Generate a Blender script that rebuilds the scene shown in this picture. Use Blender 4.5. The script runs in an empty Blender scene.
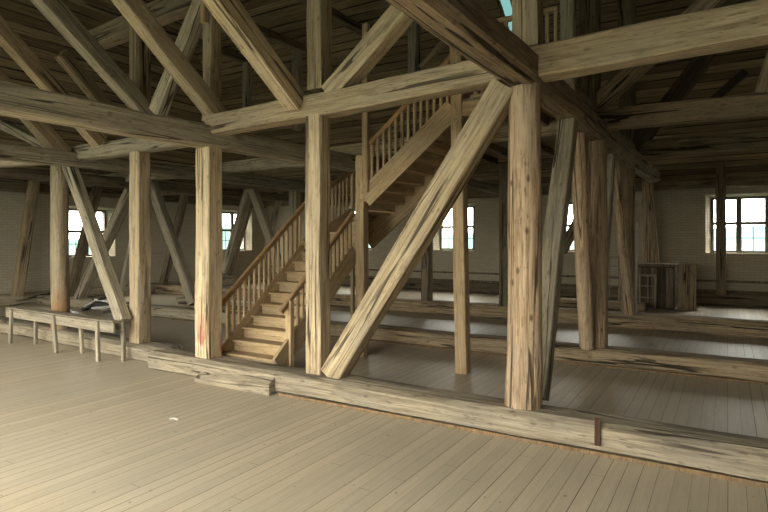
import bpy, bmesh, math, random
from mathutils import Vector, Matrix

sc = bpy.context.scene
COL = sc.collection
PI = math.pi

# ------------------------------------------------------------------ camera, sky, exposure
EYE = Vector((0.0, 0.0, 2.0))
YAW = math.radians(31.3)
FPX = 565.0
HZ = 240.0                                   # image row of the horizon
FW = Vector((-math.sin(YAW), math.cos(YAW), 0))
RT = Vector((math.cos(YAW), math.sin(YAW), 0))
cam_data = bpy.data.cameras.new('camera')
cam = bpy.data.objects.new('camera', cam_data)
COL.objects.link(cam)
cam.location = EYE
cam.rotation_euler = (PI / 2, 0, YAW)
cam_data.sensor_width = 36.0
cam_data.lens = FPX / 768.0 * 36.0
cam_data.shift_y = (HZ - 256.0) / 768.0
cam_data.clip_end = 2000
sc.camera = cam

sc.view_settings.view_transform = 'Standard'
sc.view_settings.look = 'None'
sc.view_settings.gamma = 1.0
sc.view_settings.exposure = 0.1
sc.view_settings.use_curve_mapping = False
sc.cycles.max_bounces = 10
sc.cycles.diffuse_bounces = 6
sc.cycles.transparent_max_bounces = 12
sc.cycles.sample_clamp_indirect = 8.0

world = bpy.data.worlds.new('sky')
sc.world = world
world.use_nodes = True
wn = world.node_tree.nodes
wl = world.node_tree.links
bg = wn['Background']
bg.inputs['Color'].default_value = (1.0, 0.955, 0.875, 1)
# overcast sky: three to four times as bright overhead as at the horizon
wtc = wn.new('ShaderNodeTexCoord'); wsep = wn.new('ShaderNodeSeparateXYZ'); wmr = wn.new('ShaderNodeMapRange')
wl.new(wtc.outputs['Generated'], wsep.inputs[0]); wl.new(wsep.outputs['Z'], wmr.inputs[0])
wmr.inputs[1].default_value = 0.0; wmr.inputs[2].default_value = 0.9
wmr.inputs[3].default_value = 11.0; wmr.inputs[4].default_value = 52.0
wl.new(wmr.outputs[0], bg.inputs['Strength'])

def portal(name, loc, rot, sx, sy):
    l = bpy.data.lights.new(name, 'AREA')
    l.shape = 'RECTANGLE'; l.size = sx; l.size_y = sy
    l.cycles.is_portal = True
    o = bpy.data.objects.new(name, l); COL.objects.link(o)
    o.location = loc; o.rotation_euler = rot
    return o

# ------------------------------------------------------------------ geometry helpers
def at(x, y, X=None, Y=None, Z=None):
    """point of the place seen at pixel (x, y) and lying in the plane X=, Y= or Z="""
    d = FW + RT * ((x - 384.0) / FPX) + Vector((0, 0, (HZ - y) / FPX))
    if Y is not None: t = (Y - EYE.y) / d.y
    elif X is not None: t = (X - EYE.x) / d.x
    else: t = (Z - EYE.z) / d.z
    return EYE + d * t

def link(name, me, parent=None):
    o = bpy.data.objects.new(name, me)
    COL.objects.link(o)
    if parent is not None: o.parent = parent
    return o

def tag(o, label, cat=None, group=None):
    o['label'] = label
    if cat: o['category'] = cat
    if group: o['group'] = group
    return o

def empty(name, loc, label, cat, group=None):
    o = bpy.data.objects.new(name, None)
    COL.objects.link(o)
    o.location = loc
    o.empty_display_size = 0.2
    return tag(o, label, cat, group)

def struct(o):
    o['kind'] = 'structure'
    return o

def box_bm(bm, lo, hi):
    vs = [bm.verts.new((x, y, z)) for x in (lo[0], hi[0]) for y in (lo[1], hi[1]) for z in (lo[2], hi[2])]
    for f in ((0, 1, 3, 2), (4, 6, 7, 5), (0, 4, 5, 1), (2, 3, 7, 6), (0, 2, 6, 4), (1, 5, 7, 3)):
        bm.faces.new([vs[i] for i in f])

def mesh_from(bm, name, mat, sharp=35):
    bmesh.ops.recalc_face_normals(bm, faces=bm.faces)
    me = bpy.data.meshes.new(name)
    bm.to_mesh(me); bm.free()
    if mat: me.materials.append(mat)
    if sharp:
        for p in me.polygons: p.use_smooth = True
        me.set_sharp_from_angle(angle=math.radians(sharp))
    return me

def boxes(name, mat, lst, parent=None, bevel=0.0):
    bm = bmesh.new()
    for lo, hi in lst: box_bm(bm, lo, hi)
    if bevel:
        bmesh.ops.bevel(bm, geom=list(bm.edges), offset=bevel, segments=1, affect='EDGES')
    return link(name, mesh_from(bm, name, mat), parent)

def frame_matrix(p0, p1, side):
    z = (p1 - p0).normalized()
    x = Vector(side); x = (x - z * x.dot(z)).normalized()
    y = z.cross(x)
    m = Matrix((x, y, z)).transposed().to_4x4()
    m.translation = p0
    return m

def timber_mesh(name, L, ws, wn_, mat, rnd=random, rough=1.0, round_=False, taper=1.0, bow=0.0, cham=0.12, step=0.22, cuts=(0, 0)):
    """a hewn timber along +Z; ws along local X, wn_ along local Y; uneven faces and waney corners"""
    bm = bmesh.new()
    if round_:
        n = 18
        sec = []
        for i in range(n):
            a = 2 * PI * i / n
            sec.append((0.5 * math.cos(a), 0.5 * math.sin(a)))
    else:
        c = cham
        ps = [(-.5, -.5 + c), (-.5 + c, -.5), (.5 - c, -.5), (.5, -.5 + c), (.5, .5 - c), (.5 - c, .5), (-.5 + c, .5), (-.5, .5 - c)]
        sec = []
        for i in range(8):
            a, b = ps[i], ps[(i + 1) % 8]
            sec.append(a)
            if i % 2 == 1 or i == 7:
                pass
            if math.dist(a, b) > 0.3:
                sec.append((a[0] * .5 + b[0] * .5, a[1] * .5 + b[1] * .5))
        n = len(sec)
    k = max(2, int(L / step))
    ph = [rnd.uniform(0, 6.28) for _ in range(12)]
    am = min(ws, wn_) * 0.022 * rough
    loc_ph = [rnd.uniform(0, 6.28) for _ in range(n)]
    loc_fr = [rnd.uniform(1.5, 4.5) for _ in range(n)]
    rings = []
    for j in range(k + 1):
        t = j / k
        z = L * t
        s = 1.0 + (taper - 1.0) * t
        ox = am * (math.sin(z * 1.1 + ph[0]) + .6 * math.sin(z * 2.7 + ph[1])) + bow * math.sin(PI * t)
        oy = am * (math.sin(z * 1.3 + ph[2]) + .6 * math.sin(z * 2.3 + ph[3]))
        ring = []
        for i, (x, y) in enumerate(sec):
            q = 1 + 0.03 * rough * math.sin(z * loc_fr[i] + loc_ph[i]) + rnd.uniform(-.012, .012) * rough
            if round_:
                a = 2 * PI * i / n
                q += 0.025 * rough * (math.sin(3 * a + ph[4] + z * .4) + .7 * math.sin(5 * a + ph[5] - z * .5))
            zz = z
            if j == 0: zz += cuts[0] * x * ws
            if j == k: zz += cuts[1] * x * ws
            ring.append(bm.verts.new((x * ws * s * q + ox, y * wn_ * s * q + oy, zz)))
        rings.append(ring)
    for j in range(k):
        for i in range(n):
            bm.faces.new((rings[j][i], rings[j][(i + 1) % n], rings[j + 1][(i + 1) % n], rings[j + 1][i]))
    bm.faces.new(list(reversed(rings[0])))
    bm.faces.new(rings[-1])
    return mesh_from(bm, name, mat, 50 if round_ else 28)

_seed = [0]
def timber(name, p0, p1, ws, wn_, side, mat, label=None, cat=None, group=None, parent=None, **kw):
    _seed[0] += 1
    rnd = random.Random(_seed[0] * 77 + 5)
    L = (p1 - p0).length
    o = link(name, timber_mesh(name, L, ws, wn_, mat, rnd, **kw), parent)
    o.matrix_world = frame_matrix(p0, p1, side)
    if label: tag(o, label, cat, group)
    return o

def bar(name, p0, p1, ws, wn_, side, mat, parent=None, bevel=0.006):
    """a planed bar from p0 to p1 as a part"""
    L = (p1 - p0).length
    bm = bmesh.new()
    box_bm(bm, (-ws / 2, -wn_ / 2, 0), (ws / 2, wn_ / 2, L))
    if bevel: bmesh.ops.bevel(bm, geom=list(bm.edges), offset=bevel, segments=1, affect='EDGES')
    o = link(name, mesh_from(bm, name, mat), None)
    m = frame_matrix(p0, p1, side)
    if parent is not None:
        o.parent = parent
        o.matrix_basis = Matrix.Translation(-parent.location) @ m
    else:
        o.matrix_world = m
    return o

# ------------------------------------------------------------------ materials
def nt(name):
    m = bpy.data.materials.new(name)
    m.use_nodes = True
    t = m.node_tree
    b = t.nodes['Principled BSDF']
    b.inputs['Specular IOR Level'].default_value = 0.25
    return m, t, b

def N(t, kind, **kw):
    n = t.nodes.new(kind)
    for k, v in kw.items():
        if k in n.inputs.keys(): n.inputs[k].default_value = v
        else: setattr(n, k, v)
    return n

def ramp(t, fac, stops):
    r = t.nodes.new('ShaderNodeValToRGB')
    el = r.color_ramp.elements
    while len(el) < len(stops): el.new(0.5)
    for e, (p, c) in zip(el, stops):
        e.position = p
        e.color = c if len(c) == 4 else (*c, 1)
    t.links.new(fac, r.inputs['Fac'])
    return r.outputs['Color']

def mixc(t, fac, a, b, mode='MIX'):
    m = t.nodes.new('ShaderNodeMix'); m.data_type = 'RGBA'; m.blend_type = mode
    def put(sock, v):
        if hasattr(v, 'is_output'): t.links.new(v, sock)
        elif isinstance(v, (int, float)): sock.default_value = v
        else: sock.default_value = (*v, 1) if len(v) == 3 else v
    put(m.inputs['Factor'], fac); put(m.inputs['A'], a); put(m.inputs['B'], b)
    return m.outputs['Result']

def wood(name, light, mid, dark, crack=0.85, knots=0.5, axis='Z', grain=1.0, bump=0.35, stain=None, grey=None, vary=0.25):
    """weathered timber: long grain along the piece, drying cracks, knots, blotches"""
    m, t, b = nt(name)
    L = t.links
    tc = N(t, 'ShaderNodeTexCoord')
    oi = N(t, 'ShaderNodeObjectInfo')
    off = N(t, 'ShaderNodeVectorMath', operation='SCALE'); off.inputs[0].default_value = (17.3, 9.1, 31.7)
    L.new(oi.outputs['Random'], off.inputs['Scale'])
    add = N(t, 'ShaderNodeVectorMath', operation='ADD')
    L.new(tc.outputs['Object'], add.inputs[0]); L.new(off.outputs[0], add.inputs[1])
    def mapped(sx, sl):
        mp = N(t, 'ShaderNodeMapping')
        s = {'Z': (sx, sx, sl), 'X': (sl, sx, sx), 'Y': (sx, sl, sx)}[axis]
        mp.inputs['Scale'].default_value = s
        L.new(add.outputs[0], mp.inputs['Vector'])
        return mp.outputs[0]
    def noise(v, scale, det, rough=.6, dist=0):
        n = N(t, 'ShaderNodeTexNoise', Scale=scale, Detail=det, Roughness=rough, Distortion=dist)
        L.new(v, n.inputs['Vector'])
        return n.outputs['Fac']
    g1 = noise(mapped(22 * grain, 1.1 * grain), 1.0, 5, .65, .3)
    g2 = noise(mapped(70 * grain, 2.2 * grain), 1.0, 3, .6)
    blot = noise(mapped(2.2, 1.1), 1.0, 3, .55)
    c = ramp(t, g1, [(.36, dark), (.5, mid), (.64, light)])
    c = mixc(t, 0.4, c, ramp(t, g2, [(.38, dark), (.62, light)]))
    gv = grey or tuple(0.5 * x + 0.2 * (light[0] + light[1] + light[2]) / 3 for x in mid)
    c = mixc(t, ramp(t, blot, [(.45, (0, 0, 0)), (.7, (.55, .55, .55))]), c, gv)
    # cracks: thin dark lines running with the grain
    cr = noise(mapped(6.5, .22), 1.0, 2, .5, .25)
    crk = ramp(t, cr, [(.477, (0, 0, 0)), (.484, (1, 1, 1)), (.512, (1, 1, 1)), (.520, (0, 0, 0))])
    gate = noise(mapped(3.0, .5), 1.0, 1)
    crk = mixc(t, ramp(t, gate, [(.42, (0, 0, 0)), (.55, (1, 1, 1))]), (0, 0, 0), crk)
    cm = N(t, 'ShaderNodeMath', operation='MULTIPLY'); L.new(crk, cm.inputs[0]); cm.inputs[1].default_value = crack
    c = mixc(t, cm.outputs[0], c, tuple(x * .15 for x in dark))
    fk = noise(mapped(46, 7.5), 1.0, 3, .6)
    c = mixc(t, ramp(t, fk, [(.60, (0, 0, 0)), (.68, (.6, .6, .6))]), c, tuple(x * .5 for x in dark))
    c = mixc(t, ramp(t, noise(mapped(9, 2.6), 1.0, 4, .6), [(.56, (0, 0, 0)), (.70, (.55, .55, .55))]), c, tuple(x * .75 for x in dark))
    # knots
    vo = N(t, 'ShaderNodeTexVoronoi', Scale=1.0); L.new(mapped(6.5, 3.2), vo.inputs['Vector'])
    kn = ramp(t, vo.outputs['Distance'], [(.07, (1, 1, 1)), (.16, (0, 0, 0))])
    km = N(t, 'ShaderNodeMath', operation='MULTIPLY'); L.new(kn, km.inputs[0]); km.inputs[1].default_value = knots
    c = mixc(t, km.outputs[0], c, tuple(x * .45 for x in dark))
    if stain:
        st = noise(mapped(3, 1.5), 1.0, 2)
        sep = N(t, 'ShaderNodeSeparateXYZ'); L.new(tc.outputs['Object'], sep.inputs[0])
        mr = N(t, 'ShaderNodeMapRange'); L.new(sep.outputs['Z'], mr.inputs[0])
        mr.inputs[1].default_value = stain[1]; mr.inputs[2].default_value = stain[2]; mr.inputs[3].default_value = 1; mr.inputs[4].default_value = 0
        mu = N(t, 'ShaderNodeMath', operation='MULTIPLY'); L.new(mr.outputs[0], mu.inputs[0])
        L.new(ramp(t, st, [(stain[3], (0, 0, 0)), (stain[3] + .08, (1, 1, 1))]), mu.inputs[1])
        c = mixc(t, mu.outputs[0], c, stain[0])
    va = N(t, 'ShaderNodeMapRange'); L.new(oi.outputs['Random'], va.inputs[0])
    va.inputs[3].default_value = 1 - vary; va.inputs[4].default_value = 1 + vary * .6
    hsv = N(t, 'ShaderNodeHueSaturation'); L.new(c, hsv.inputs['Color']); L.new(va.outputs[0], hsv.inputs['Value'])
    L.new(hsv.outputs[0], b.inputs['Base Color'])
    b.inputs['Roughness'].default_value = .85
    hs = N(t, 'ShaderNodeMath', operation='SUBTRACT'); L.new(g1, hs.inputs[0]); L.new(cm.outputs[0], hs.inputs[1])
    bp = N(t, 'ShaderNodeBump', Strength=bump, Distance=.02); L.new(hs.outputs[0], bp.inputs['Height'])
    L.new(bp.outputs[0], b.inputs['Normal'])
    return m

PALE = wood('pale_hewn_wood', (.60, .48, .30), (.46, .355, .21), (.24, .17, .095))
POST = wood('post_wood', (.64, .52, .34), (.50, .385, .235), (.26, .18, .10), crack=.9)
REDP = wood('post_wood_red_mark', (.64, .52, .34), (.50, .385, .235), (.26, .18, .10), crack=.9, stain=((.30, .08, .055), .1, .7, .47))
RUSTP = wood('post_wood_orange_foot', (.50, .42, .29), (.38, .30, .19), (.20, .14, .08), stain=((.36, .19, .075), .1, 1.15, .42))
LOG = wood('log_wood', (.60, .45, .285), (.43, .30, .18), (.19, .115, .062), crack=.8, knots=.8, grain=1.2, bump=.8)
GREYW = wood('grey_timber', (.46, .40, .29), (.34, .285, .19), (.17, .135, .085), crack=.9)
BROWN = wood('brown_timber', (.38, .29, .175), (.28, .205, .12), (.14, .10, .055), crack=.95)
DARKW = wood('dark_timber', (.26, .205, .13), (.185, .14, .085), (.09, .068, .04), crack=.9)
STAIR = wood('stair_wood', (.56, .415, .235), (.445, .315, .17), (.27, .175, .085), crack=.15, knots=.35, bump=.15, vary=.14)
RAILW = wood('handrail_wood', (.46, .29, .13), (.36, .215, .095), (.21, .12, .05), crack=.1, knots=.3, bump=.12, vary=.1)
SILLW = wood('sill_wood', (.34, .285, .20), (.25, .205, .14), (.125, .095, .062), crack=.8, knots=.5, bump=.5)
BLACKISH = wood('blackish_timber', (.115, .09, .06), (.08, .062, .04), (.04, .03, .02), crack=.6)  # very dark even tone, between the dark timber and the black board
SILLX = wood('sill_plank', (.36, .30, .21), (.27, .22, .15), (.13, .10, .065), axis='X', bump=.4)
TIEM = wood('old_tie_wood', (.46, .35, .22), (.32, .235, .14), (.13, .09, .05), crack=.95, knots=.5, bump=.7)
BENCHW = wood('bench_wood', (.40, .345, .25), (.30, .25, .18), (.16, .13, .09), crack=.35, bump=.25)
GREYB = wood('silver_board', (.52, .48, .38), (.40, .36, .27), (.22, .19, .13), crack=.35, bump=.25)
RUST = wood('rusty_iron', (.085, .042, .024), (.06, .03, .017), (.04, .022, .013), crack=.1, knots=.1, bump=.4)
NEWW = wood('trim_wood', (.24, .155, .08), (.19, .12, .06), (.11, .07, .035), crack=.1, bump=.15)
BLACKW = wood('black_board', (.07, .06, .05), (.045, .04, .033), (.02, .018, .015), crack=.1, bump=.2)
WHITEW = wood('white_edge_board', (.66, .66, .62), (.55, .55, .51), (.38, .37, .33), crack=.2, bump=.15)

def plank_floor():
    m, t, b = nt('floor_planks')
    L = t.links
    tc = N(t, 'ShaderNodeTexCoord')
    sep = N(t, 'ShaderNodeSeparateXYZ'); L.new(tc.outputs['Object'], sep.inputs[0])
    W = .127
    dv = N(t, 'ShaderNodeMath', operation='DIVIDE'); L.new(sep.outputs['X'], dv.inputs[0]); dv.inputs[1].default_value = W
    fl = N(t, 'ShaderNodeMath', operation='FLOOR'); L.new(dv.outputs[0], fl.inputs[0])
    fr = N(t, 'ShaderNodeMath', operation='FRACT'); L.new(dv.outputs[0], fr.inputs[0])
    wn1 = N(t, 'ShaderNodeTexWhiteNoise', noise_dimensions='1D'); L.new(fl.outputs[0], wn1.inputs['W'])
    # end joints: every plank is about 4.6 m long with its own offset
    ofs = N(t, 'ShaderNodeMath', operation='MULTIPLY_ADD'); L.new(wn1.outputs['Value'], ofs.inputs[0]); ofs.inputs[1].default_value = 4.6
    L.new(sep.outputs['Y'], ofs.inputs[2])
    dy = N(t, 'ShaderNodeMath', operation='DIVIDE'); L.new(ofs.outputs[0], dy.inputs[0]); dy.inputs[1].default_value = 4.6
    fy = N(t, 'ShaderNodeMath', operation='FRACT'); L.new(dy.outputs[0], fy.inputs[0])
    # seam strength differs from seam to seam
    seamw = N(t, 'ShaderNodeMapRange'); L.new(wn1.outputs['Value'], seamw.inputs[0]); seamw.inputs[3].default_value = .012; seamw.inputs[4].default_value = .055
    lt = N(t, 'ShaderNodeMath', operation='LESS_THAN'); L.new(fr.outputs[0], lt.inputs[0]); L.new(seamw.outputs[0], lt.inputs[1])
    lt2 = N(t, 'ShaderNodeMath', operation='LESS_THAN'); L.new(fy.outputs[0], lt2.inputs[0]); lt2.inputs[1].default_value = .0008
    mx = N(t, 'ShaderNodeMath', operation='MAXIMUM'); L.new(lt.outputs[0], mx.inputs[0]); L.new(lt2.outputs[0], mx.inputs[1])
    cmb = N(t, 'ShaderNodeCombineXYZ'); L.new(sep.outputs['X'], cmb.inputs['X']); L.new(sep.outputs['Y'], cmb.inputs['Y']); L.new(fl.outputs[0], cmb.inputs['Z'])
    mp = N(t, 'ShaderNodeMapping'); mp.inputs['Scale'].default_value = (30, 1.6, 1.7); L.new(cmb.outputs[0], mp.inputs['Vector'])
    g = N(t, 'ShaderNodeTexNoise', Scale=1.0, Detail=5, Roughness=.65); L.new(mp.outputs[0], g.inputs['Vector'])
    bl = N(t, 'ShaderNodeTexNoise', Scale=.55, Detail=4, Roughness=.6); L.new(tc.outputs['Object'], bl.inputs['Vector'])
    c = ramp(t, g.outputs['Fac'], [(.3, (.41, .335, .23)), (.55, (.475, .395, .28)), (.8, (.54, .455, .33))])
    c = mixc(t, ramp(t, bl.outputs['Fac'], [(.35, (0, 0, 0)), (.75, (.7, .7, .7))]), c, (.40, .35, .265))
    pv = N(t, 'ShaderNodeMapRange'); L.new(wn1.outputs['Value'], pv.inputs[0]); pv.inputs[3].default_value = .9; pv.inputs[4].default_value = 1.07
    hs = N(t, 'ShaderNodeHueSaturation'); L.new(c, hs.inputs['Color']); L.new(pv.outputs[0], hs.inputs['Value'])
    # small knots and droppings
    vo = N(t, 'ShaderNodeTexVoronoi', Scale=5.0); L.new(tc.outputs['Object'], vo.inputs['Vector'])
    k1 = ramp(t, vo.outputs['Distance'], [(.05, (.75, .75, .75)), (.085, (0, 0, 0))])
    c = mixc(t, k1, hs.outputs[0], (.17, .125, .075))
    c = mixc(t, mx.outputs[0], c, (.05, .038, .025))
    L.new(c, b.inputs['Base Color'])
    b.inputs['Roughness'].default_value = .5
    b.inputs['Specular IOR Level'].default_value = .5
    h = N(t, 'ShaderNodeMath', operation='MULTIPLY_ADD'); L.new(mx.outputs[0], h.inputs[0]); h.inputs[1].default_value = -1.0; L.new(g.outputs['Fac'], h.inputs[2])
    bp = N(t, 'ShaderNodeBump', Strength=.25, Distance=.01); L.new(h.outputs[0], bp.inputs['Height'])
    L.new(bp.outputs[0], b.inputs['Normal'])
    return m
FLOORM = plank_floor()

def brick_wall():
    m, t, b = nt('limewashed_brick')
    L = t.links
    tc = N(t, 'ShaderNodeTexCoord')
    sep = N(t, 'ShaderNodeSeparateXYZ'); L.new(tc.outputs['Object'], sep.inputs[0])
    ad = N(t, 'ShaderNodeMath', operation='ADD'); L.new(sep.outputs['X'], ad.inputs[0]); L.new(sep.outputs['Y'], ad.inputs[1])
    cm = N(t, 'ShaderNodeCombineXYZ'); L.new(ad.outputs[0], cm.inputs['X']); L.new(sep.outputs['Z'], cm.inputs['Y'])
    br = N(t, 'ShaderNodeTexBrick', Scale=1.0)
    br.inputs['Brick Width'].default_value = .28; br.inputs['Row Height'].default_value = .085; br.inputs['Mortar Size'].default_value = .008
    br.inputs['Color1'].default_value = (.42, .37, .275, 1); br.inputs['Color2'].default_value = (.37, .32, .235, 1); br.inputs['Mortar'].default_value = (.29, .25, .18, 1)
    L.new(cm.outputs[0], br.inputs['Vector'])
    n = N(t, 'ShaderNodeTexNoise', Scale=.9, Detail=5); L.new(tc.outputs['Object'], n.inputs['Vector'])
    c = mixc(t, ramp(t, n.outputs['Fac'], [(.4, (0, 0, 0)), (.7, (.6, .6, .6))]), br.outputs['Color'], (.34, .30, .23))
    L.new(c, b.inputs['Base Color']); b.inputs['Roughness'].default_value = .95
    bp = N(t, 'ShaderNodeBump', Strength=.4, Distance=.01); bp.invert = True; L.new(br.outputs['Fac'], bp.inputs['Height']); L.new(bp.outputs[0], b.inputs['Normal'])
    return m
WALLM = brick_wall()

def roof_boards():
    """rough sawn roof boards running along local X, stacked along local Y"""
    m, t, b = nt('roof_boards')
    L = t.links
    tc = N(t, 'ShaderNodeTexCoord')
    sep = N(t, 'ShaderNodeSeparateXYZ'); L.new(tc.outputs['Object'], sep.inputs[0])
    dv = N(t, 'ShaderNodeMath', operation='DIVIDE'); L.new(sep.outputs['Y'], dv.inputs[0]); dv.inputs[1].default_value = .26
    fl = N(t, 'ShaderNodeMath', operation='FLOOR'); L.new(dv.outputs[0], fl.inputs[0])
    fr = N(t, 'ShaderNodeMath', operation='FRACT'); L.new(dv.outputs[0], fr.inputs[0])
    w1 = N(t, 'ShaderNodeTexWhiteNoise', noise_dimensions='1D'); L.new(fl.outputs[0], w1.inputs['W'])
    cm = N(t, 'ShaderNodeCombineXYZ'); L.new(sep.outputs['X'], cm.inputs['X']); L.new(sep.outputs['Y'], cm.inputs['Y']); L.new(fl.outputs[0], cm.inputs['Z'])
    mp = N(t, 'ShaderNodeMapping'); mp.inputs['Scale'].default_value = (.9, 26, 3.1); L.new(cm.outputs[0], mp.inputs['Vector'])
    g = N(t, 'ShaderNodeTexNoise', Scale=1.0, Detail=5, Roughness=.7); L.new(mp.outputs[0], g.inputs['Vector'])
    c = ramp(t, g.outputs['Fac'], [(.32, (.105, .075, .042)), (.55, (.23, .172, .10)), (.75, (.33, .255, .155))])
    pv = N(t, 'ShaderNodeMapRange'); L.new(w1.outputs['Value'], pv.inputs[0]); pv.inputs[3].default_value = .6; pv.inputs[4].default_value = 1.25
    hs = N(t, 'ShaderNodeHueSaturation'); L.new(c, hs.inputs['Color']); L.new(pv.outputs[0], hs.inputs['Value'])
    n2 = N(t, 'ShaderNodeTexNoise', Scale=1.0, Detail=2)
    mp2 = N(t, 'ShaderNodeMapping'); mp2.inputs['Scale'].default_value = (.5, 4, 1); L.new(tc.outputs['Object'], mp2.inputs['Vector']); L.new(mp2.outputs[0], n2.inputs['Vector'])
    gw = N(t, 'ShaderNodeMapRange'); L.new(n2.outputs['Fac'], gw.inputs[0]); gw.inputs[1].default_value = .35; gw.inputs[2].default_value = .7; gw.inputs[3].default_value = .02; gw.inputs[4].default_value = .22
    lt = N(t, 'ShaderNodeMath', operation='LESS_THAN'); L.new(fr.outputs[0], lt.inputs[0]); L.new(gw.outputs[0], lt.inputs[1])
    c = mixc(t, lt.outputs[0], hs.outputs[0], (.022, .017, .011))
    L.new(c, b.inputs['Base Color']); b.inputs['Roughness'].default_value = .9
    h = N(t, 'ShaderNodeMath', operation='MULTIPLY_ADD'); L.new(lt.outputs[0], h.inputs[0]); h.inputs[1].default_value = -1.5; L.new(g.outputs['Fac'], h.inputs[2])
    bp = N(t, 'ShaderNodeBump', Strength=.5, Distance=.03); L.new(h.outputs[0], bp.inputs['Height']); L.new(bp.outputs[0], b.inputs['Normal'])
    return m
ROOFM = roof_boards()

def plain(name, col, rough=.8, noise=0.15, scale=8):
    m, t, b = nt(name)
    tc = N(t, 'ShaderNodeTexCoord')
    n = N(t, 'ShaderNodeTexNoise', Scale=scale, Detail=4); t.links.new(tc.outputs['Object'], n.inputs['Vector'])
    c = ramp(t, n.outputs['Fac'], [(.3, tuple(x * (1 - noise) for x in col)), (.7, tuple(min(1, x * (1 + noise)) for x in col))])
    t.links.new(c, b.inputs['Base Color']); b.inputs['Roughness'].default_value = rough
    return m
WINFRAME = plain('window_paint', (.16, .14, .11), .6)
PAPER = plain('paper', (.85, .83, .76), .7, .05)
HILLM = plain('far_hill', (.024, .046, .042), 1.0, .7, .10)
def glass_mat(name, tint):
    m = bpy.data.materials.new(name); m.use_nodes = True
    t = m.node_tree; t.nodes.clear()
    out = N(t, 'ShaderNodeOutputMaterial')
    tr = N(t, 'ShaderNodeBsdfTransparent'); tr.inputs['Color'].default_value = (*tint, 1)
    gl = N(t, 'ShaderNodeBsdfGlossy'); gl.inputs['Roughness'].default_value = .03
    mx = N(t, 'ShaderNodeMixShader'); mx.inputs['Fac'].default_value = .05
    t.links.new(tr.outputs[0], mx.inputs[1]); t.links.new(gl.outputs[0], mx.inputs[2]); t.links.new(mx.outputs[0], out.inputs['Surface'])
    return m
GLASS = glass_mat('window_glass', (.95, .97, .96))
GLASS_T = glass_mat('greenish_skylight_glass', (.008, .019, .019))

# ------------------------------------------------------------------ the shell
XL, XR = -18.9, 8.0          # end wall on the left, partition far right
YB, YF = 20.3, -2.2          # back wall, unseen wall added behind the camera for its light
EAVE = 3.85
PITCH = 0.72
TH = 0.5

struct(boxes('floor', FLOORM, [((XL - TH, YF - TH, -.2), (XR + TH, YB + TH, 0))]))

SPL, SPT = .21, .11          # the openings narrow towards the outside
def prism(bm, tri0, tri1):
    a = [bm.verts.new(p) for p in tri0]; b = [bm.verts.new(p) for p in tri1]
    bm.faces.new(a); bm.faces.new(list(reversed(b)))
    for i in range(3): bm.faces.new((a[i], b[i], b[(i + 1) % 3], a[(i + 1) % 3]))
def walls(name, lst, prisms):
    bm = bmesh.new()
    for lo, hi in lst: box_bm(bm, lo, hi)
    for p in prisms: prism(bm, *p)
    return struct(link(name, mesh_from(bm, name, WALLM)))
def wall_along_x(name, y0, y1, x0, x1, z1, holes, splay=False):
    lst = []; pr = []
    if splay:
        for (a, b_, lo, hi) in holes:
            pr.append((((a, y0, lo), (a, y1, lo), (a + SPL, y1, lo)), ((a, y0, hi), (a, y1, hi), (a + SPL, y1, hi))))
            pr.append((((b_, y0, lo), (b_, y1, lo), (b_ - SPL, y1, lo)), ((b_, y0, hi), (b_, y1, hi), (b_ - SPL, y1, hi))))
            pr.append((((a, y0, hi), (a, y1, hi), (a, y1, hi - SPT)), ((b_, y0, hi), (b_, y1, hi), (b_, y1, hi - SPT))))
    x = x0
    for (a, b_, lo, hi) in sorted(holes):
        lst.append(((x, y0, 0), (a, y1, z1)))
        lst.append(((a, y0, 0), (b_, y1, lo)))
        lst.append(((a, y0, hi), (b_, y1, z1)))
        x = b_
    lst.append(((x, y0, 0), (x1, y1, z1)))
    return walls(name, lst, pr)

def wall_along_y(name, x0, x1, y0, y1, z1, holes):
    lst = []; pr = []
    for (a, b_, lo, hi) in holes:
        pr.append((((x1, a, lo), (x0, a, lo), (x0, a + SPL, lo)), ((x1, a, hi), (x0, a, hi), (x0, a + SPL, hi))))
        pr.append((((x1, b_, lo), (x0, b_, lo), (x0, b_ - SPL, lo)), ((x1, b_, hi), (x0, b_, hi), (x0, b_ - SPL, hi))))
        pr.append((((x1, a, hi), (x0, a, hi), (x0, a, hi - SPT)), ((x1, b_, hi), (x0, b_, hi), (x0, b_, hi - SPT))))
    y = y0
    for (a, b_, lo, hi) in sorted(holes):
        lst.append(((x0, y, 0), (x1, a, z1)))
        lst.append(((x0, a, 0), (x1, b_, lo)))
        lst.append(((x0, a, hi), (x1, b_, z1)))
        y = b_
    lst.append(((x0, y, 0), (x1, y1, z1)))
    return walls(name, lst, pr)

back_w = [(c - .89, c + .89, 1.60, 3.41) for c in (-13.87, -9.15, -4.43, 0.30, 5.0)]
end_w = [(10.65, 12.40, 1.42, 3.15), (17.44, 19.27, 1.52, 3.33)]
added_front_w = [(c - h, c + h, 0.5, 4.2) for c, h in ((-13.3, 1.5), (-9.8, 1.5), (-6.3, 1.6), (-2.8, 1.6), (0.3, .6))]  # invented windows behind the camera, sized to light the foreground
wall_along_x('wall_back', YB, YB + TH, XL - TH, XR + TH, EAVE, back_w, True)
wall_along_y('wall_left', XL - TH, XL, YF - TH, YB, EAVE, end_w)
wall_along_x('wall_front_added', YF - TH, YF, XL - TH, XR + TH, 22.0, added_front_w)  # unseen wall made up to carry the windows lighting the foreground
struct(boxes('wall_right', WALLM, [((XR, YF, 0), (XR + TH, YB, 22.0))]))

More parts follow.
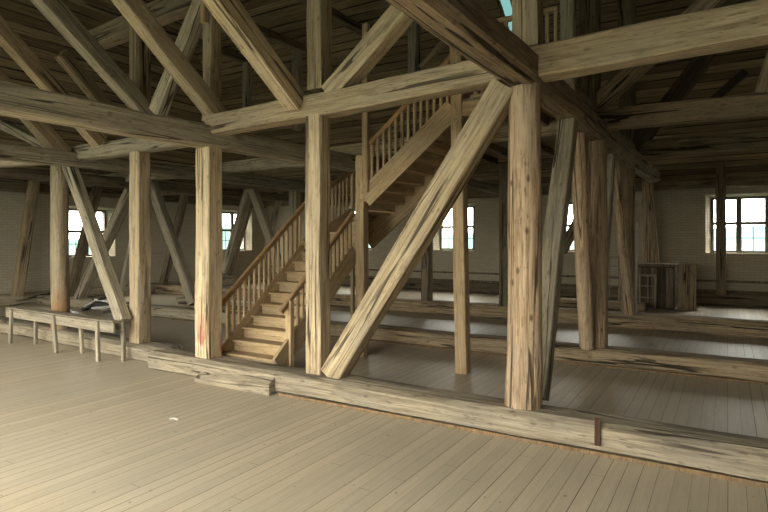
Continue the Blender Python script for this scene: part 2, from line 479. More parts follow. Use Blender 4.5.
wcount = [0]
def window(axis, a, b_, lo, hi, pos, inward, detail=True):
    """paired casements with a transom; lower lights carry glazing bars"""
    wcount[0] += 1
    name = 'window_%d' % wcount[0]
    t = .07
    c = (a + b_) / 2
    tr = lo + (hi - lo) * .53
    lst = []
    def bx(u0, u1, z0, z1, d0, d1, out=lst):
        if axis == 'x': out.append(((u0, pos + d0, z0), (u1, pos + d1, z1)))
        else: out.append(((pos + d0, u0, z0), (pos + d1, u1, z1)))
    o_, i_ = -.05, .05
    bx(a, a + t, lo, hi, o_, i_); bx(b_ - t, b_, lo, hi, o_, i_)
    bx(a + t, b_ - t, lo, lo + t, o_, i_); bx(a + t, b_ - t, hi - t, hi, o_, i_)
    bx(a + t, b_ - t, tr - .045, tr + .045, o_, i_)
    bx(c - .075, c - .02, lo + t, tr - .045, o_, i_); bx(c + .02, c + .075, lo + t, tr - .045, o_, i_)
    bx(c - .02, c + .02, lo + t, tr - .045, -.02, .02)
    bx(c - .075, c - .02, tr + .045, hi - t, o_, i_); bx(c + .02, c + .075, tr + .045, hi - t, o_, i_)
    bx(c - .02, c + .02, tr + .045, hi - t, -.02, .02)
    w = struct(boxes(name, WINFRAME, lst))
    bars = []
    mid = lo + (tr - lo) * .5
    for (u0, u1) in ((a + t, c - .075), (c + .075, b_ - t)):
        bx(u0, u1, mid - .011, mid + .011, -.012, .012, bars)
        m = (u0 + u1) / 2
        bx(m - .011, m + .011, lo + t, mid - .011, -.012, .012, bars)
        bx(m - .011, m + .011, mid + .011, tr - .045, -.012, .012, bars)
    boxes('glazing_bar', WINFRAME, bars, w)
    pane = []
    bx(a + t, c - .075, lo + t, hi - t, -.003, .003, pane); bx(c + .075, b_ - t, lo + t, hi - t, -.003, .003, pane)
    boxes('pane', GLASS, pane, w)
    sx, sz = b_ - a, hi - lo
    zc = (lo + hi) / 2
    if axis == 'x':
        portal('daylight_portal', (c, pos + (.12 if inward < 0 else -.12), zc), (PI / 2 if inward > 0 else -PI / 2, 0, 0), sx, sz)
    else:
        portal('daylight_portal', (pos - .12, c, zc), (0, -PI / 2, 0), sz, sx)
    return w
SS = SPL * .72
for (a, b_, lo, hi) in back_w: window('x', a + SS, b_ - SS, lo, hi - SPT * .72, YB + .36, -1)
for (a, b_, lo, hi) in end_w: window('y', a + SS, b_ - SS, lo, hi - SPT * .72, XL - .36, 1)
for (a, b_, lo, hi) in added_front_w: window('x', a, b_, lo, hi, YF - .36, 1)

# main roof slope: object whose local X runs along the ridge and local Y up the slope
def slope(name, origin, xdir, ydir, quads, th=.06):
    bm = bmesh.new()
    for q in quads:
        lo = [bm.verts.new((x, y, 0)) for x, y in q]
        hi = [bm.verts.new((x, y, th)) for x, y in q]
        bm.faces.new(lo); bm.faces.new(list(reversed(hi)))
        n = len(q)
        for i in range(n): bm.faces.new((lo[i], hi[i], hi[(i + 1) % n], lo[(i + 1) % n]))
    o = link(name, mesh_from(bm, name, ROOFM, 0))
    x = Vector(xdir).normalized(); y = Vector(ydir).normalized(); z = x.cross(y)
    m = Matrix((x, y, z)).transposed().to_4x4(); m.translation = Vector(origin)
    o.matrix_world = m
    return struct(o)
PH = 1.7                      # the hip over the end wall is steeper
K = math.sqrt(1 + PITCH * PITCH); KH = math.sqrt(1 + PH * PH)
SX0, SX1 = -5.12, -4.78       # skylight hole left open in the boards
SY0, SY1 = 13.3, 15.3
QT = YB - YF + .4
def up(y): return (YB + .6 - y) * K
def cr(q): return -(XL + q * PITCH / PH)      # local x of the hip line q metres in from the back wall
W = XR + .6
T_ = up(YB - QT)
slope('ceiling_1', (0, YB + .6, EAVE - .6 * PITCH), (-1, 0, 0), (0, -1, PITCH),
      [[(-W, 0), (-SX1, 0), (-SX1, T_), (-W, T_)],
       [(-SX1, 0), (-SX0, 0), (-SX0, up(SY1)), (-SX1, up(SY1))],
       [(-SX1, up(SY0)), (-SX0, up(SY0)), (-SX0, T_), (-SX1, T_)],
       [(-SX0, 0), (cr(-.6), 0), (cr(QT), T_), (-SX0, T_)]])
hz0 = .6 * PITCH              # same drop below the eave as the main slope
hx0 = XL - hz0 / PH
def hy(q): return (q + .6) * PITCH / PH * KH
slope('ceiling_2', (hx0, YB + .6, EAVE - hz0), (0, -1, 0), (1, 0, PH),
      [[(0, 0), (QT + .6, 0), (QT + .6, hy(QT))]])
# skylight glass and frame in the main slope
def onslope(x, y, dz=0): return Vector((x, y, EAVE + (YB - y) * PITCH + dz))
sk = empty('skylight', onslope((SX0 + SX1) / 2, SY1), 'small roof skylight glowing blue-green above the loft railing', 'skylight')
bm = bmesh.new()
vs = [bm.verts.new(onslope(x, y, .03) - sk.location) for x, y in ((SX0, SY0), (SX1, SY0), (SX1, SY1), (SX0, SY1))]
bm.faces.new(vs)
bmesh.ops.solidify(bm, geom=list(bm.faces), thickness=.008)
link('pane', mesh_from(bm, 'pane', GLASS_T), sk)
for (x0, y0, x1, y1) in ((SX0, SY0, SX1, SY0), (SX0, SY1, SX1, SY1), (SX0, SY0, SX0, SY1), (SX1, SY0, SX1, SY1)):
    bar('frame_bar', onslope(x0, y0, .0), onslope(x1, y1, .0), .07, .1, (1, 0, 0) if x0 == x1 else (0, 1, 0), DARKW, sk)

# hills and water outside, seen through the panes
bm = bmesh.new()
rnd = random.Random(4)
prev = None
nseg = 60
for i in range(nseg + 1):
    a = math.radians(-25 + 250 * i / nseg)
    r = 150
    h = 4.2 + 1.6 * math.sin(i * .7) + 1.0 * math.sin(i * 1.9 + 1) + rnd.uniform(-.4, .4)
    x, y = r * math.cos(a), r * math.sin(a)
    col = [bm.verts.new((x * .25, y * .25, -9)), bm.verts.new((x, y, -4)), bm.verts.new((x * 1.04, y * 1.04, h)), bm.verts.new((x * 1.3, y * 1.3, -9))]
    if prev:
        for k in range(3): bm.faces.new((prev[k], col[k], col[k + 1], prev[k + 1]))
    prev = col
struct(link('hills', mesh_from(bm, 'hills', HILLM, 60)))
bm = bmesh.new()
rr = 205
bm.faces.new([bm.verts.new((rr * math.cos(2 * PI * i / 40), rr * math.sin(2 * PI * i / 40), -4.5)) for i in range(40)])
struct(link('ground', mesh_from(bm, 'ground', HILLM, 0)))  # dark disc added to block sky light from below the horizon

# ------------------------------------------------------------------ sills along the floor
Y1, Y2, Y3, Y4 = 5.80, 9.65, 13.92, 17.4
AX = (0, 1, 0)
def sill(label, x0, x1, yc0, yc1, w, h, mat=SILLW, z=0.0, group='long floor sills', name='sill_beam', **kw):
    return timber(name, Vector((x0, yc0, z + h / 2)), Vector((x1, yc1, z + h / 2)), w, h, AX, mat, label, 'beam', group, **kw)
s1 = sill('massive hewn floor sill in the foreground carrying the round log post', -7.62, 4.0, 5.77, 5.77, .46, .28, cham=.16)
s1b = sill('weathered grey floor sill behind the trestle bench at left', -16.0, -7.66, 6.42, 6.03, .44, .27, cham=.16)
s2 = sill('floor sill under the second row of posts, left of the stair', -18.4, -9.62, Y2, Y2, .42, .27, GREYW)
s2 = sill('floor sill of the second row running right from the stair', -9.58, 4.0, Y2, Y2, .42, .27, BROWN)
s3 = sill('floor sill under the third row of posts', -18.4, 4.0, Y3, Y3, .44, .34, BROWN)
s4 = sill('short floor beam with a sawn end lying on the bright strip of floor', -4.9, -1.95, Y4 - .1, Y4 - .1, .40, .24, BROWN)
strap = bar('iron_strap', at(597.5, 446, Y=5.525), at(597.5, 418, Y=5.535), .055, .012, (1, 0, 0), RUST)
strap.parent = s1
strap.matrix_basis = s1.matrix_world.inverted() @ strap.matrix_world
strap['label'] = 'rusty iron strap'
for i, (x0, x1, yy, zz) in enumerate(((-4.95, 4.0, 5.525, .035), (-12.0, 4.0, 9.42, .03))):
    struct(boxes('trim_%d' % (i + 1), NEWW, [((x0, yy - .025, 0), (x1, yy, zz))]))
struct(boxes('baseboard_back', DARKW, [((XL, YB - .16, .4), (XR, YB, .46)), ((XL, YB - .05, .70), (XR, YB, .76))]))
sill('dark wall sill along the foot of the back wall', XL + .3, XR - .1, YB - .2, YB - .2, .34, .40, DARKW, group='wall sills')
timber('sill_beam', Vector((XL + .2, 3, .18)), Vector((XL + .2, YB - .45, .18)), .34, .36, (1, 0, 0), GREYW, 'grey wall sill along the foot of the left end wall', 'beam', 'wall sills')

# ------------------------------------------------------------------ posts
def post(x, ytop, Y, w, label, mat=POST, z0=.27, group=None, d=None, name='post', ztop=None, **kw):
    p = at(x, HZ, Y=Y)
    zt = ztop if ztop is not None else at(x, ytop, Y=Y).z
    return timber(name, Vector((p.x, Y, z0)), Vector((p.x, Y, zt)), w, d or w, (1, 0, 0), mat, label, 'post', group, **kw)
G1 = 'posts standing on the front sill'
post(524.5, 86, Y1, .375, 'thick round log post on the front sill, widening towards its foot', LOG, group=G1, round_=True, taper=.84)
post(318, 110, Y1, .235, 'square pale post on the front sill right of the stair foot', POST, group=G1, cham=.06)
post(209, 144, Y1, .285, 'square post with a red smear near its foot, left of the stair', REDP, group=G1, cham=.07)
post(140, 147, Y1 + .25, .255, 'squared post at the right end of the trestle bench', POST, group=G1, cham=.08)
post(60, 163, Y1 + .35, .33, 'round post with an orange-stained foot behind the trestle bench', RUSTP, group=G1, round_=True, taper=.95)
G2 = 'posts of the second row'
post(598, 138, Y2, .29, 'round log post on the second sill with a leaning log brace against it', LOG, group=G2, round_=True)
G3 = 'posts of the third row'
post(628, 160, Y3, .31, 'log post on the third sill beside a pale lit edge', BROWN, group=G3, z0=.33, round_=True)
post(648, 172, 19.6, .33, 'far log post near the back wall behind the third row', BROWN, group=G3, z0=.0, round_=True)
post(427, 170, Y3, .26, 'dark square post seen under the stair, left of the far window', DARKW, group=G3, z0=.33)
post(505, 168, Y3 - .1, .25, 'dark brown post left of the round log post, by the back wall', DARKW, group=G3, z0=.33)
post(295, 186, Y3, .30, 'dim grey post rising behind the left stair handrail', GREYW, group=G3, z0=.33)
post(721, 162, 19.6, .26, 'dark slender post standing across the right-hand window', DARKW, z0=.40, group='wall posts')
_b = at(463, HZ, Y=7.9); _t = at(457.5, 60, Y=7.84)
_b.z = 0
timber('post', _b, _b + (_t - _b) * 1.22, .185, .185, (1, 0, 0), STAIR, 'planed brown post carrying the loft edge at the stair head', 'post', 'stair posts', cham=.06, rough=.5)

# ------------------------------------------------------------------ horizontal beams
def hbeam(p0, p1, ws, h, label, mat, group, side=(0, 1, 0), name='beam', **kw):
    return timber(name, p0, p1, ws, h, side, mat, label, 'beam', group, **kw)
GP = 'wall plates running along the rows of posts'
a_ = at(212, 127, Y=Y1); b2 = at(512, 68.5, Y=Y1)
hbeam(a_, b2, .27, .285, 'pale squared plate between the round log post and the stepped joint', PALE, GP, cham=.06, rough=.8)
hbeam(at(534, 65, Y=Y1), at(800, 16, Y=Y1), .28, .325, 'long pale plate running out of the picture at upper right', PALE, GP, cham=.07, rough=.8)
hbeam(at(-60, 166, Y=Y1 + .45), at(66, 155.5, Y=Y1 + .35), .26, .28, 'dim grey plate at far left beyond the round post', GREYW, GP)
hbeam(at(60, 156.5, Y=Y1 + .35), at(212, 134, Y=Y1 + .15), .26, .27, 'bowed grey plate over the trestle bench', GREYW, GP, bow=0)
hbeam(Vector((-16, Y2, 3.72)), Vector((-7.2, Y2, 3.74)), .26, .26, 'grey second-row plate left of the stair', GREYW, GP)
hbeam(Vector((-7.15, Y2, 3.82)), Vector((-2.0, Y2, 3.92)), .26, .27, 'pale brown second-row plate under the loft floor', PALE, GP)
hbeam(at(592, 122, Y=Y2), at(800, 101, Y=Y2), .26, .31, 'dull brown second-row plate at right below the pale plate', BROWN, GP)
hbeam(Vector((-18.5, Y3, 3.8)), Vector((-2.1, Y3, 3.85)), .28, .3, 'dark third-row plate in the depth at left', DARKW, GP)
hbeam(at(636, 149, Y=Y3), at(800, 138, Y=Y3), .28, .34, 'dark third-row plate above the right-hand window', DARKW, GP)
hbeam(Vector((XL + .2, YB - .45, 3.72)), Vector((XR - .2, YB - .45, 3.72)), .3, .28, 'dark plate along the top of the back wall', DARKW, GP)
hbeam(Vector((XL + .42, 2, 3.62)), Vector((XL + .42, YB - .7, 3.62)), .3, .3, 'dark plate along the top of the left end wall', DARKW, GP, side=(1, 0, 0))
GT = 'tie beams running into the depth'
XA, XC, XE = -1.81, -6.5, -10.42
def tie(X, y0, y1, z0_, z1_, w, h, label, mat, **kw):
    return hbeam(Vector((X, y0, z0_)), Vector((X, y1, z1_)), w, h, label, mat, GT, side=(1, 0, 0), **kw)
tie(XA, 1.2, 17.7, 3.73, 3.80, .36, .33, 'heavy overhead tie beam crossing above the round log post', TIEM, cham=.2)
tie(XC, 1.6, 9.5, 3.46, 3.55, .29, .31, 'grey tie beam crossing the left side in front of the struts', GREYW, cham=.08)
tie(XE, 2.5, 13.7, 3.47, 3.55, .27, .27, 'dim tie beam over the round post with the orange foot', GREYW)
tie(-14.2, 4, YB - .9, 3.56, 3.56, .26, .26, 'dark tie beam close to the left end wall', DARKW)
tie(XC + .02, 9.8, YB - .8, 3.62, 3.66, .27, .27, 'dark tie beam behind the stair winders', DARKW)
GC = 'high collar beams under the roof'
for X, lab in ((-14.0, 'leftmost high collar beam under the roof boards'), (-11.62, 'middle high collar beam under the roof boards'), (-9.1, 'right high collar beam under the roof boards')):
    hbeam(Vector((X, 6.8, 8.1)), Vector((X, 14.2, 8.1)), .22, .24, lab, DARKW, GC, side=(1, 0, 0))
hbeam(at(90, 43, Y=Y1 + .3), at(212, -9, Y=Y1 + .3), .3, .33, 'thick upper beam behind the struts at top left', DARKW, 'upper plates')

# ------------------------------------------------------------------ braces in the rows and frames
def brace(p0, p1, ws, wn_, side, label, mat, group, name='brace', **kw):
    return timber(name, p0, p1, ws, wn_, side, mat, label, 'brace', group, **kw)
GB = 'diagonal braces of the front row'
brace(at(334, 375, Y=Y1 - .03), at(506, 86, Y=Y1 - .03), .25, .285, AX, 'big pale diagonal brace rising from the sill to the round log post', PALE, GB, cham=.07, rough=.7)
brace(at(124, 322, Y=Y1 - .02), at(68, 161, Y=Y1 + .25), .20, .21, AX, 'grey brace slanting down to the right end of the trestle bench', GREYW, GB)
GF = 'braces beside the posts of the cross frame'
brace(at(537, 398, X=XA), at(568.5, 120, X=XA), .22, .22, (1, 0, 0), 'grey board-like brace leaning just right of the round log post', GREYW, GF, cham=.06)
brace(at(587, 347, Y=9.42), at(577, 126, Y=8.7), .235, .235, (1, 0, 0), 'leaning log brace left of the second-row log post', LOG, GF, round_=True)
brace(Vector((-1.93, 10.1, .2)), Vector((-1.9, 11.3, 3.6)), .22, .24, (1, 0, 0), 'flat brace rising away behind the second-row log post', GREYW, GF)
brace(at(630, 314, Y=13.5), at(614, 152, Y=12.7), .22, .22, (1, 0, 0), 'slim log brace left of the third-row post', LOG, GF, round_=True)
brace(at(659, 296, Y=19.3), at(648, 178, Y=19.1), .2, .2, (1, 0, 0), 'far slim brace dropping behind the plank chest', BROWN, GF, round_=True)
bar_l = timber('lit_edge_strip', at(635.5, 314, Y=13.62), at(637, 222, Y=13.62), .05, .07, (1, 0, 0), WHITEW, 'thin pale upright strip painted as the lit edge of the third-row post', 'lit_edge_strip')  # strip added as the post's lit edge, its brightness put into the colour
GX = 'crossing braces in the dim left bays'
brace(at(76, 306, Y=Y2), at(131, 190, Y=Y2), .3, .22, AX, 'wide grey brace rising right between the bench and the left window', GREYW, GX)
brace(at(69, 302, X=XL + .75), at(101, 172, X=XL + .75), .24, .26, (1, 0, 0), 'dark brace silhouetted across the left window', DARKW, GX)
brace(at(17, 296, X=XL + .75), at(36, 170, X=XL + .75), .26, .28, (1, 0, 0), 'leaning brace near the left edge against the end wall', BROWN, GX)
brace(at(194, 304, Y=Y2), at(151, 180, Y=Y2), .24, .24, AX, 'grey brace slanting down right behind the post with the red smear', GREYW, GX)
brace(at(161, 292, Y=Y3), at(187, 186, Y=Y3), .24, .24, AX, 'dark brace between the two squared posts at left', DARKW, GX)
brace(at(225, 272, Y=Y3), at(250, 187, Y=Y3), .26, .26, AX, 'left leg of the inverted V of braces behind the stair rail', GREYW, GX)
brace(at(281, 270, Y=Y3), at(252, 187, Y=Y3), .26, .26, AX, 'right leg of the inverted V of braces behind the stair rail', GREYW, GX)
brace(at(229, 275, Y=17.6), at(252, 198, Y=17.6), .2, .2, AX, 'dark brace just behind the inverted V of braces', DARKW, GX)
brace(at(262, 268, Y=17.0), at(281, 192, Y=17.0), .2, .2, AX, 'faint brace standing right of the inverted V', GREYW, GX)
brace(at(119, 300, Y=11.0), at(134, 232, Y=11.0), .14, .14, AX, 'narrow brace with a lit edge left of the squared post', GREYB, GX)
brace(at(562, 252, Y=17.5), at(582, 212, Y=17.5), .26, .26, AX, 'dark brace crossing the narrow window gap behind the logs', DARKW, GX)

# ------------------------------------------------------------------ struts and upper posts above the plates
GS = 'raking struts climbing from the front row'
def strut(x0, y0, x1, y1, X, w, label, mat):
    p0, p1 = at(x0, y0, X=X), at(x1, y1, X=X)
    p1 = p1 + (p1 - p0) * .25
    return timber('strut', p0, p1, w, w * 1.15, (1, 0, 0), mat, label, 'strut', GS, cham=.06, rough=.7)
strut(296, 103, 219, -2, -4.78, .23, 'pale strut footed left of the middle upper post', PALE)
strut(222, 122, 127, 0, -6.55, .22, 'strut footed on the stepped plate joint', PALE)
strut(152, 118, 45, 0, -8.3, .225, 'strut rising past the thick upper beam at top left', GREYW)
strut(100, 142, 2, 32, -9.3, .21, 'leftmost broad strut above the grey tie beam', BROWN)
strut(64, 154, 6, 90, -10.42, .23, 'lower strut footed on the round post with the orange foot', BROWN)
timber('strut', at(52, 149, Y=Y1 + .2), at(-12, 118, Y=Y1 + .2), .16, .17, AX, GREYW, 'thin pale strut at the left edge below the tie beam', 'strut', GS)
GU = 'braces above the plates'
brace(at(331, 95, Y=Y1), at(425, -12, Y=Y1 + .05), .24, .25, AX, 'pale cracked brace rising right from the middle upper post', PALE, GU, cham=.07)
brace(at(158, 112, Y=Y1 + .25), at(206, -4, Y=Y1 + .15), .23, .24, AX, 'grey brace leaning right against the upper post at top left', GREYW, GU)
brace(at(590, 111, Y=Y2), at(728, -14, Y=Y2), .26, .26, AX, 'slanted brace passing behind the long pale plate at upper right', BROWN, GU)
brace(at(633, 150, Y=Y3), at(750, 0, Y=Y3), .34, .34, AX, 'black-looking brace in the dim bay above the right window', BLACKISH, GU)
brace(at(712, 101, Y=Y3 - .3), at(746, 72, Y=Y3 - .3), .16, .16, AX, 'small dark strut under the roof at right', BLACKISH, GU)
brace(at(761, 94, Y=Y2), at(776, 46, Y=Y2), .17, .17, AX, 'short brace at the right edge on the second-row plate', BROWN, GU)
strut(112, 114, 72, 66, -12.5, .24, 'dim strut glimpsed between the two long struts at top left', BROWN)
GQ = 'upper posts standing on the plates'
def upost(x, ybot, ytop, Y, w, label, mat, d=None, **kw):
    return timber('upper_post', at(x, ybot, Y=Y), at(x, ytop, Y=Y), w, d or w, (1, 0, 0), mat, label, 'post', GQ, **kw)
upost(319, 91, -30, Y1, .235, 'upper post directly above the square pale post', PALE, cham=.05)
upost(212, 122, -20, Y1 + .12, .2, 'upper post above the post with the red smear', PALE, cham=.06)
upost(204.5, 23, -20, Y1 - .05, .1, 'short brown timber end hanging beside an upper post', STAIR, d=.08)
upost(140, 118, 10, Y1 + .25, .27, 'split upper post under the thick beam at top left', BROWN)
upost(527.5, 50, -30, Y1 - .02, .26, 'square upper post on the long pale plate at top right', PALE, cham=.05)
upost(568.5, 100, -30, 7.9, .19, 'grey upper post at the right end of the loft railing', GREYW)
upost(590, 108, -30, Y2, .3, 'dark upper post above the second-row log post', DARKW)
upost(627, 150, -20, Y3, .34, 'dim upper post above the third-row log post', DARKW)
upost(247, 132, 63, Y3, .24, 'thin upper post under the leftmost high collar beam', GREYW)
upost(297, 130, 48, Y3, .26, 'thin upper post under the middle high collar beam', GREYW)
upost(366, 128, 24, Y3, .2, 'thin upper post under the right high collar beam', BROWN)
upost(414.5, 100, 8, Y3 - 2, .24, 'grey upper post behind the plate left of the loft', GREYW)
upost(60, 150, 40, 11, .26, 'dim upper post at left behind the struts', DARKW)
upost(45, 150, 55, 13.5, .26, 'darkest upper post in the left corner', DARKW)
brace(at(421, 68, Y=Y3 - 2.2), at(449, 36, Y=Y3 - 2.2), .13, .13, AX, 'thin slanted strip left of the loft post', BROWN, GU)

# ------------------------------------------------------------------ staircase
SXL, SXR = -6.62, -5.5           # lower flight
NY0, RUN, RISE, Z0 = 6.08, .205, .167, .285
NT = 10
PV = Vector((-5.42, 8.1, 0))     # the newel the winders turn about
YW = 9.62                        # back of the winders
YN, YFAR = 7.94, 9.18            # upper flight near and far sides
st = empty('staircase', (-6.0, 6.1, 0), 'planed brown wooden staircase with railings turning up to the loft', 'stairs')
O = st.location
def sbox(name, lo, hi, mat=STAIR, bev=.006):
    lo = Vector(lo); hi = Vector(hi)
    c = Vector(((lo.x + hi.x) / 2, (lo.y + hi.y) / 2, lo.z))
    o = boxes(name, mat, [(lo - c, hi - c)], st, bev)
    o.location = c - O
    return o
def treadbox(lo, hi, ax):
    lo = Vector(lo); hi = Vector(hi)
    if ax == 'x':
        return bar('tread', Vector((lo.x, (lo.y + hi.y) / 2, (lo.z + hi.z) / 2)), Vector((hi.x, (lo.y + hi.y) / 2, (lo.z + hi.z) / 2)), hi.y - lo.y, hi.z - lo.z, (0, 1, 0), STAIR, st, .008)
    return bar('tread', Vector(((lo.x + hi.x) / 2, lo.y, (lo.z + hi.z) / 2)), Vector(((lo.x + hi.x) / 2, hi.y, (lo.z + hi.z) / 2)), hi.x - lo.x, hi.z - lo.z, (1, 0, 0), STAIR, st, .008)
def riserbar(p0, p1, h, side):
    return bar('riser', p0, p1, .022, h, side, STAIR, st, .003)
for n in range(NT):
    y = NY0 + RUN * n; z = Z0 + RISE * n
    x0 = SXL - (.1 if n == 0 else 0) + .02; x1 = SXR - .02
    treadbox((x0, y, z - .035), (x1, y + RUN + .045, z), 'x')
    riserbar(Vector((x0 + .02, y + .05, z - .035 - (RISE - .035) / 2)), Vector((x1 - .02, y + .05, z - .035 - (RISE - .035) / 2)), RISE - .036, (0, 1, 0))
# winders
Zw = Z0 + RISE * (NT - 1)
NWD = 4
RW = .18
cx, cy = PV.x, PV.y
def edge_pt(a):
    dx, dy = math.cos(a), math.sin(a)
    k1 = (SXL + .02 - cx) / dx if dx < -1e-6 else 1e9
    k2 = (YW - cy) / dy if dy > 1e-6 else 1e9
    k = min(k1, k2)
    return Vector((cx + dx * k, cy + dy * k, 0))
for i in range(NWD):
    a0 = PI - PI / 2 * i / NWD; a1 = PI - PI / 2 * (i + 1) / NWD
    z = Zw + RW * (i + 1)
    pts = [Vector((cx, cy, 0)), edge_pt(a0)]
    ac = math.atan2(YW - cy, SXL + .02 - cx)
    if a1 < ac < a0: pts.append(Vector((SXL + .02, YW, 0)))
    pts.append(edge_pt(a1))
    bm = bmesh.new()
    c0 = Vector((cx, cy, z - .04))
    lo = [bm.verts.new(p - Vector((cx, cy, 0))) for p in pts]
    hi = [bm.verts.new(p - Vector((cx, cy, 0)) + Vector((0, 0, .04))) for p in pts]
    bm.faces.new(lo); bm.faces.new(hi)
    for q in range(len(pts)): bm.faces.new((lo[q], lo[(q + 1) % len(pts)], hi[(q + 1) % len(pts)], hi[q]))
    o = link('winder_tread', mesh_from(bm, 'winder_tread', STAIR), st)
    o.location = c0 - O
    e = edge_pt(a0)
    riserbar(Vector((cx, cy, z - .04 - .07)), Vector((e.x, e.y, z - .04 - .07)), .139, (-(e.y - cy), e.x - cx, 0))
# upper flight
UX0 = -5.32
Uz0 = Zw + RW * NWD + .18
NU = 8
for k in range(NU + 1):
    x = UX0 + RUN * k; z = Uz0 + RISE * k
    if k < NU: treadbox((x - .04, YN + .03, z - .035), (x + RUN, YFAR - .03, z), 'y')
    riserbar(Vector((x, YN + .04, z - .035 - .065)), Vector((x, YFAR - .04, z - .035 - .065)), .13, (1, 0, 0))
SLP = RISE / RUN
# stringers: vertical depth measured along the slope normal
cs = math.cos(math.atan(SLP))
def stringer(p0, p1, depth, side, mat=STAIR, th=.055):
    return bar('stringer', p0, p1, th, depth, side, mat, st, .006)
def nz(y): return Z0 + SLP * (y - NY0)
for X in (SXL - .01, SXR + .01):
    ya, yb = NY0 + .02, 8.06 if X > -6 else 8.1
    stringer(Vector((X, ya, nz(ya) - .11)), Vector((X, yb, nz(yb) - .11)), .30, (1, 0, 0))
zc_ = nz(8.1)
stringer(Vector((SXL - .01, 8.1, zc_ - .1)), Vector((SXL - .01, YW + .03, zc_ + .55)), .36, (1, 0, 0))
stringer(Vector((SXL, YW + .03, zc_ + .42)), Vector((-5.42, YW + .03, zc_ + .72)), .36, (0, 1, 0))
def uz(x): return Uz0 + SLP * (x - UX0)
xa, xb = -5.2, -3.58
stringer(Vector((xa, YN, uz(xa) - .09)), Vector((xb, YN, uz(xb) - .09)), .33, (0, 1, 0))
stringer(Vector((xa - .78, YFAR + .02, uz(xa - .78) - .16)), Vector((xb, YFAR + .02, uz(xb) - .16)), .40, (0, 1, 0))
# newels
np0 = at(363, HZ, Y=8.08)
bar('newel_post', Vector((np0.x - .02, 8.08, 0)), Vector((np0.x - .02, 8.08, at(360, 156, Y=8.08).z)), .17, .17, (1, 0, 0), STAIR, st, .012)
np1 = at(367.7, HZ, Y=7.95)
bar('newel_post', Vector((np1.x, 7.9, at(367, 192, Y=7.9).z)), Vector((np1.x, 7.9, at(367, 24, Y=7.9).z)), .11, .10, (1, 0, 0), STAIR, st, .01)
bar('newel_post', Vector((SXR + .02, 6.36, 0)), Vector((SXR + .02, 6.36, 1.12)), .10, .10, (1, 0, 0), STAIR, st, .01)
bar('newel_post', Vector((SXL - .01, 6.24, .0)), Vector((SXL - .01, 6.24, 1.10)), .06, .06, (1, 0, 0), STAIR, st, .008)
bar('newel_post', Vector((SXL - .01, YW + .03, 0)), Vector((SXL - .01, YW + .03, 3.40)), .07, .07, (1, 0, 0), STAIR, st, .008)
# hand rails
def rail(p0, p1, side): return bar('handrail', p0, p1, .065, .085, side, RAILW, st, .014)
HL, HR, HU = .72, .60, .74
rail(Vector((SXL - .01, 6.10, nz(6.10) + HL)), Vector((SXL - .01, 8.1, nz(8.1) + HL)), (1, 0, 0))
rail(Vector((SXL - .01, 8.1, nz(8.1) + HL)), Vector((SXL - .01, YW + .03, nz(8.1) + HL + .78)), (1, 0, 0))
rail(Vector((SXR + .01, 6.16, nz(6.16) + HR)), Vector((SXR + .01, 8.02, nz(8.02) + HR)), (1, 0, 0))
rail(Vector((-5.0, YN, uz(-5.0) + HU)) - Vector((.12, 0, .1)), Vector((-3.55, YN, uz(-3.55) + HU)), (0, 1, 0))
# balusters
def bal(x, y, z0_, z1_): return bar('baluster', Vector((x, y, z0_)), Vector((x, y, z1_)), .042, .042, (1, 0, 0), STAIR, st, .004)
y = 6.36
while y < 8.08:
    bal(SXL - .01, y, nz(y) + .02, nz(y) + HL - .04); y += .115
y = 8.2
while y < 9.55:
    t_ = (y - 8.1) / (YW + .03 - 8.1)
    bal(SXL - .01, y, zc_ - .1 + .65 * t_ + .15, zc_ + HL + .78 * t_ - .04); y += .125
y = 6.55
while y < 8.0:
    bal(SXR + .01, y, nz(y) + .02, nz(y) + HR - .04); y += .115
x = -5.06
while x < -3.58:
    bal(x, YN, uz(x) + .07, uz(x) + HU - .04); x += .115

# ------------------------------------------------------------------ loft at the stair head
LZ = 4.10
lf = empty('loft_floor', (-3.5, 7.86, LZ), 'plank loft floor at the head of the stairs with a nailed brown fascia board', 'loft')
def lbox(name, lo, hi, mat):
    lo = Vector(lo) - lf.location; hi = Vector(hi) - lf.location
    return boxes(name, mat, [(lo, hi)], lf, .004)
lbox('decking', (-3.55, 7.8, 4.06), (-1.75, 9.3, 4.10), BROWN)
lbox('decking', (-5.6, 9.32, 4.06), (-1.75, 13.6, 4.10), BROWN)
bar('fascia_board', Vector((-3.52, 7.80, 3.95)), Vector((-1.75, 7.80, 3.95)), .045, .21, (0, 1, 0), STAIR, lf)
for xx in (-3.1, -2.6, -2.1):
    bar('joist', Vector((xx, 7.86, 3.98)), Vector((xx, 9.5, 3.98)), .1, .15, (1, 0, 0), BROWN, lf)
for xx in (-5.0, -4.3, -3.4, -2.6):
    bar('joist', Vector((xx, 9.82, 3.98)), Vector((xx, 13.7, 3.98)), .1, .15, (1, 0, 0), DARKW, lf)
lr = empty('loft_railing', (-3.4, 7.88, LZ), 'wooden baluster railing along the front edge of the loft', 'railing')
bar('top_rail', Vector((-3.28, 7.88, 5.18)), Vector((-1.99, 7.88, 5.18)), .07, .07, (0, 1, 0), STAIR, lr, .01)
bar('bottom_rail', Vector((-3.28, 7.88, 4.14)), Vector((-1.99, 7.88, 4.14)), .05, .05, (0, 1, 0), STAIR, lr)
x = -3.2
while x < -2.0:
    bar('baluster', Vector((x, 7.88, 4.16)), Vector((x, 7.88, 5.15)), .048, .045, (1, 0, 0), STAIR, lr, .004); x += .118

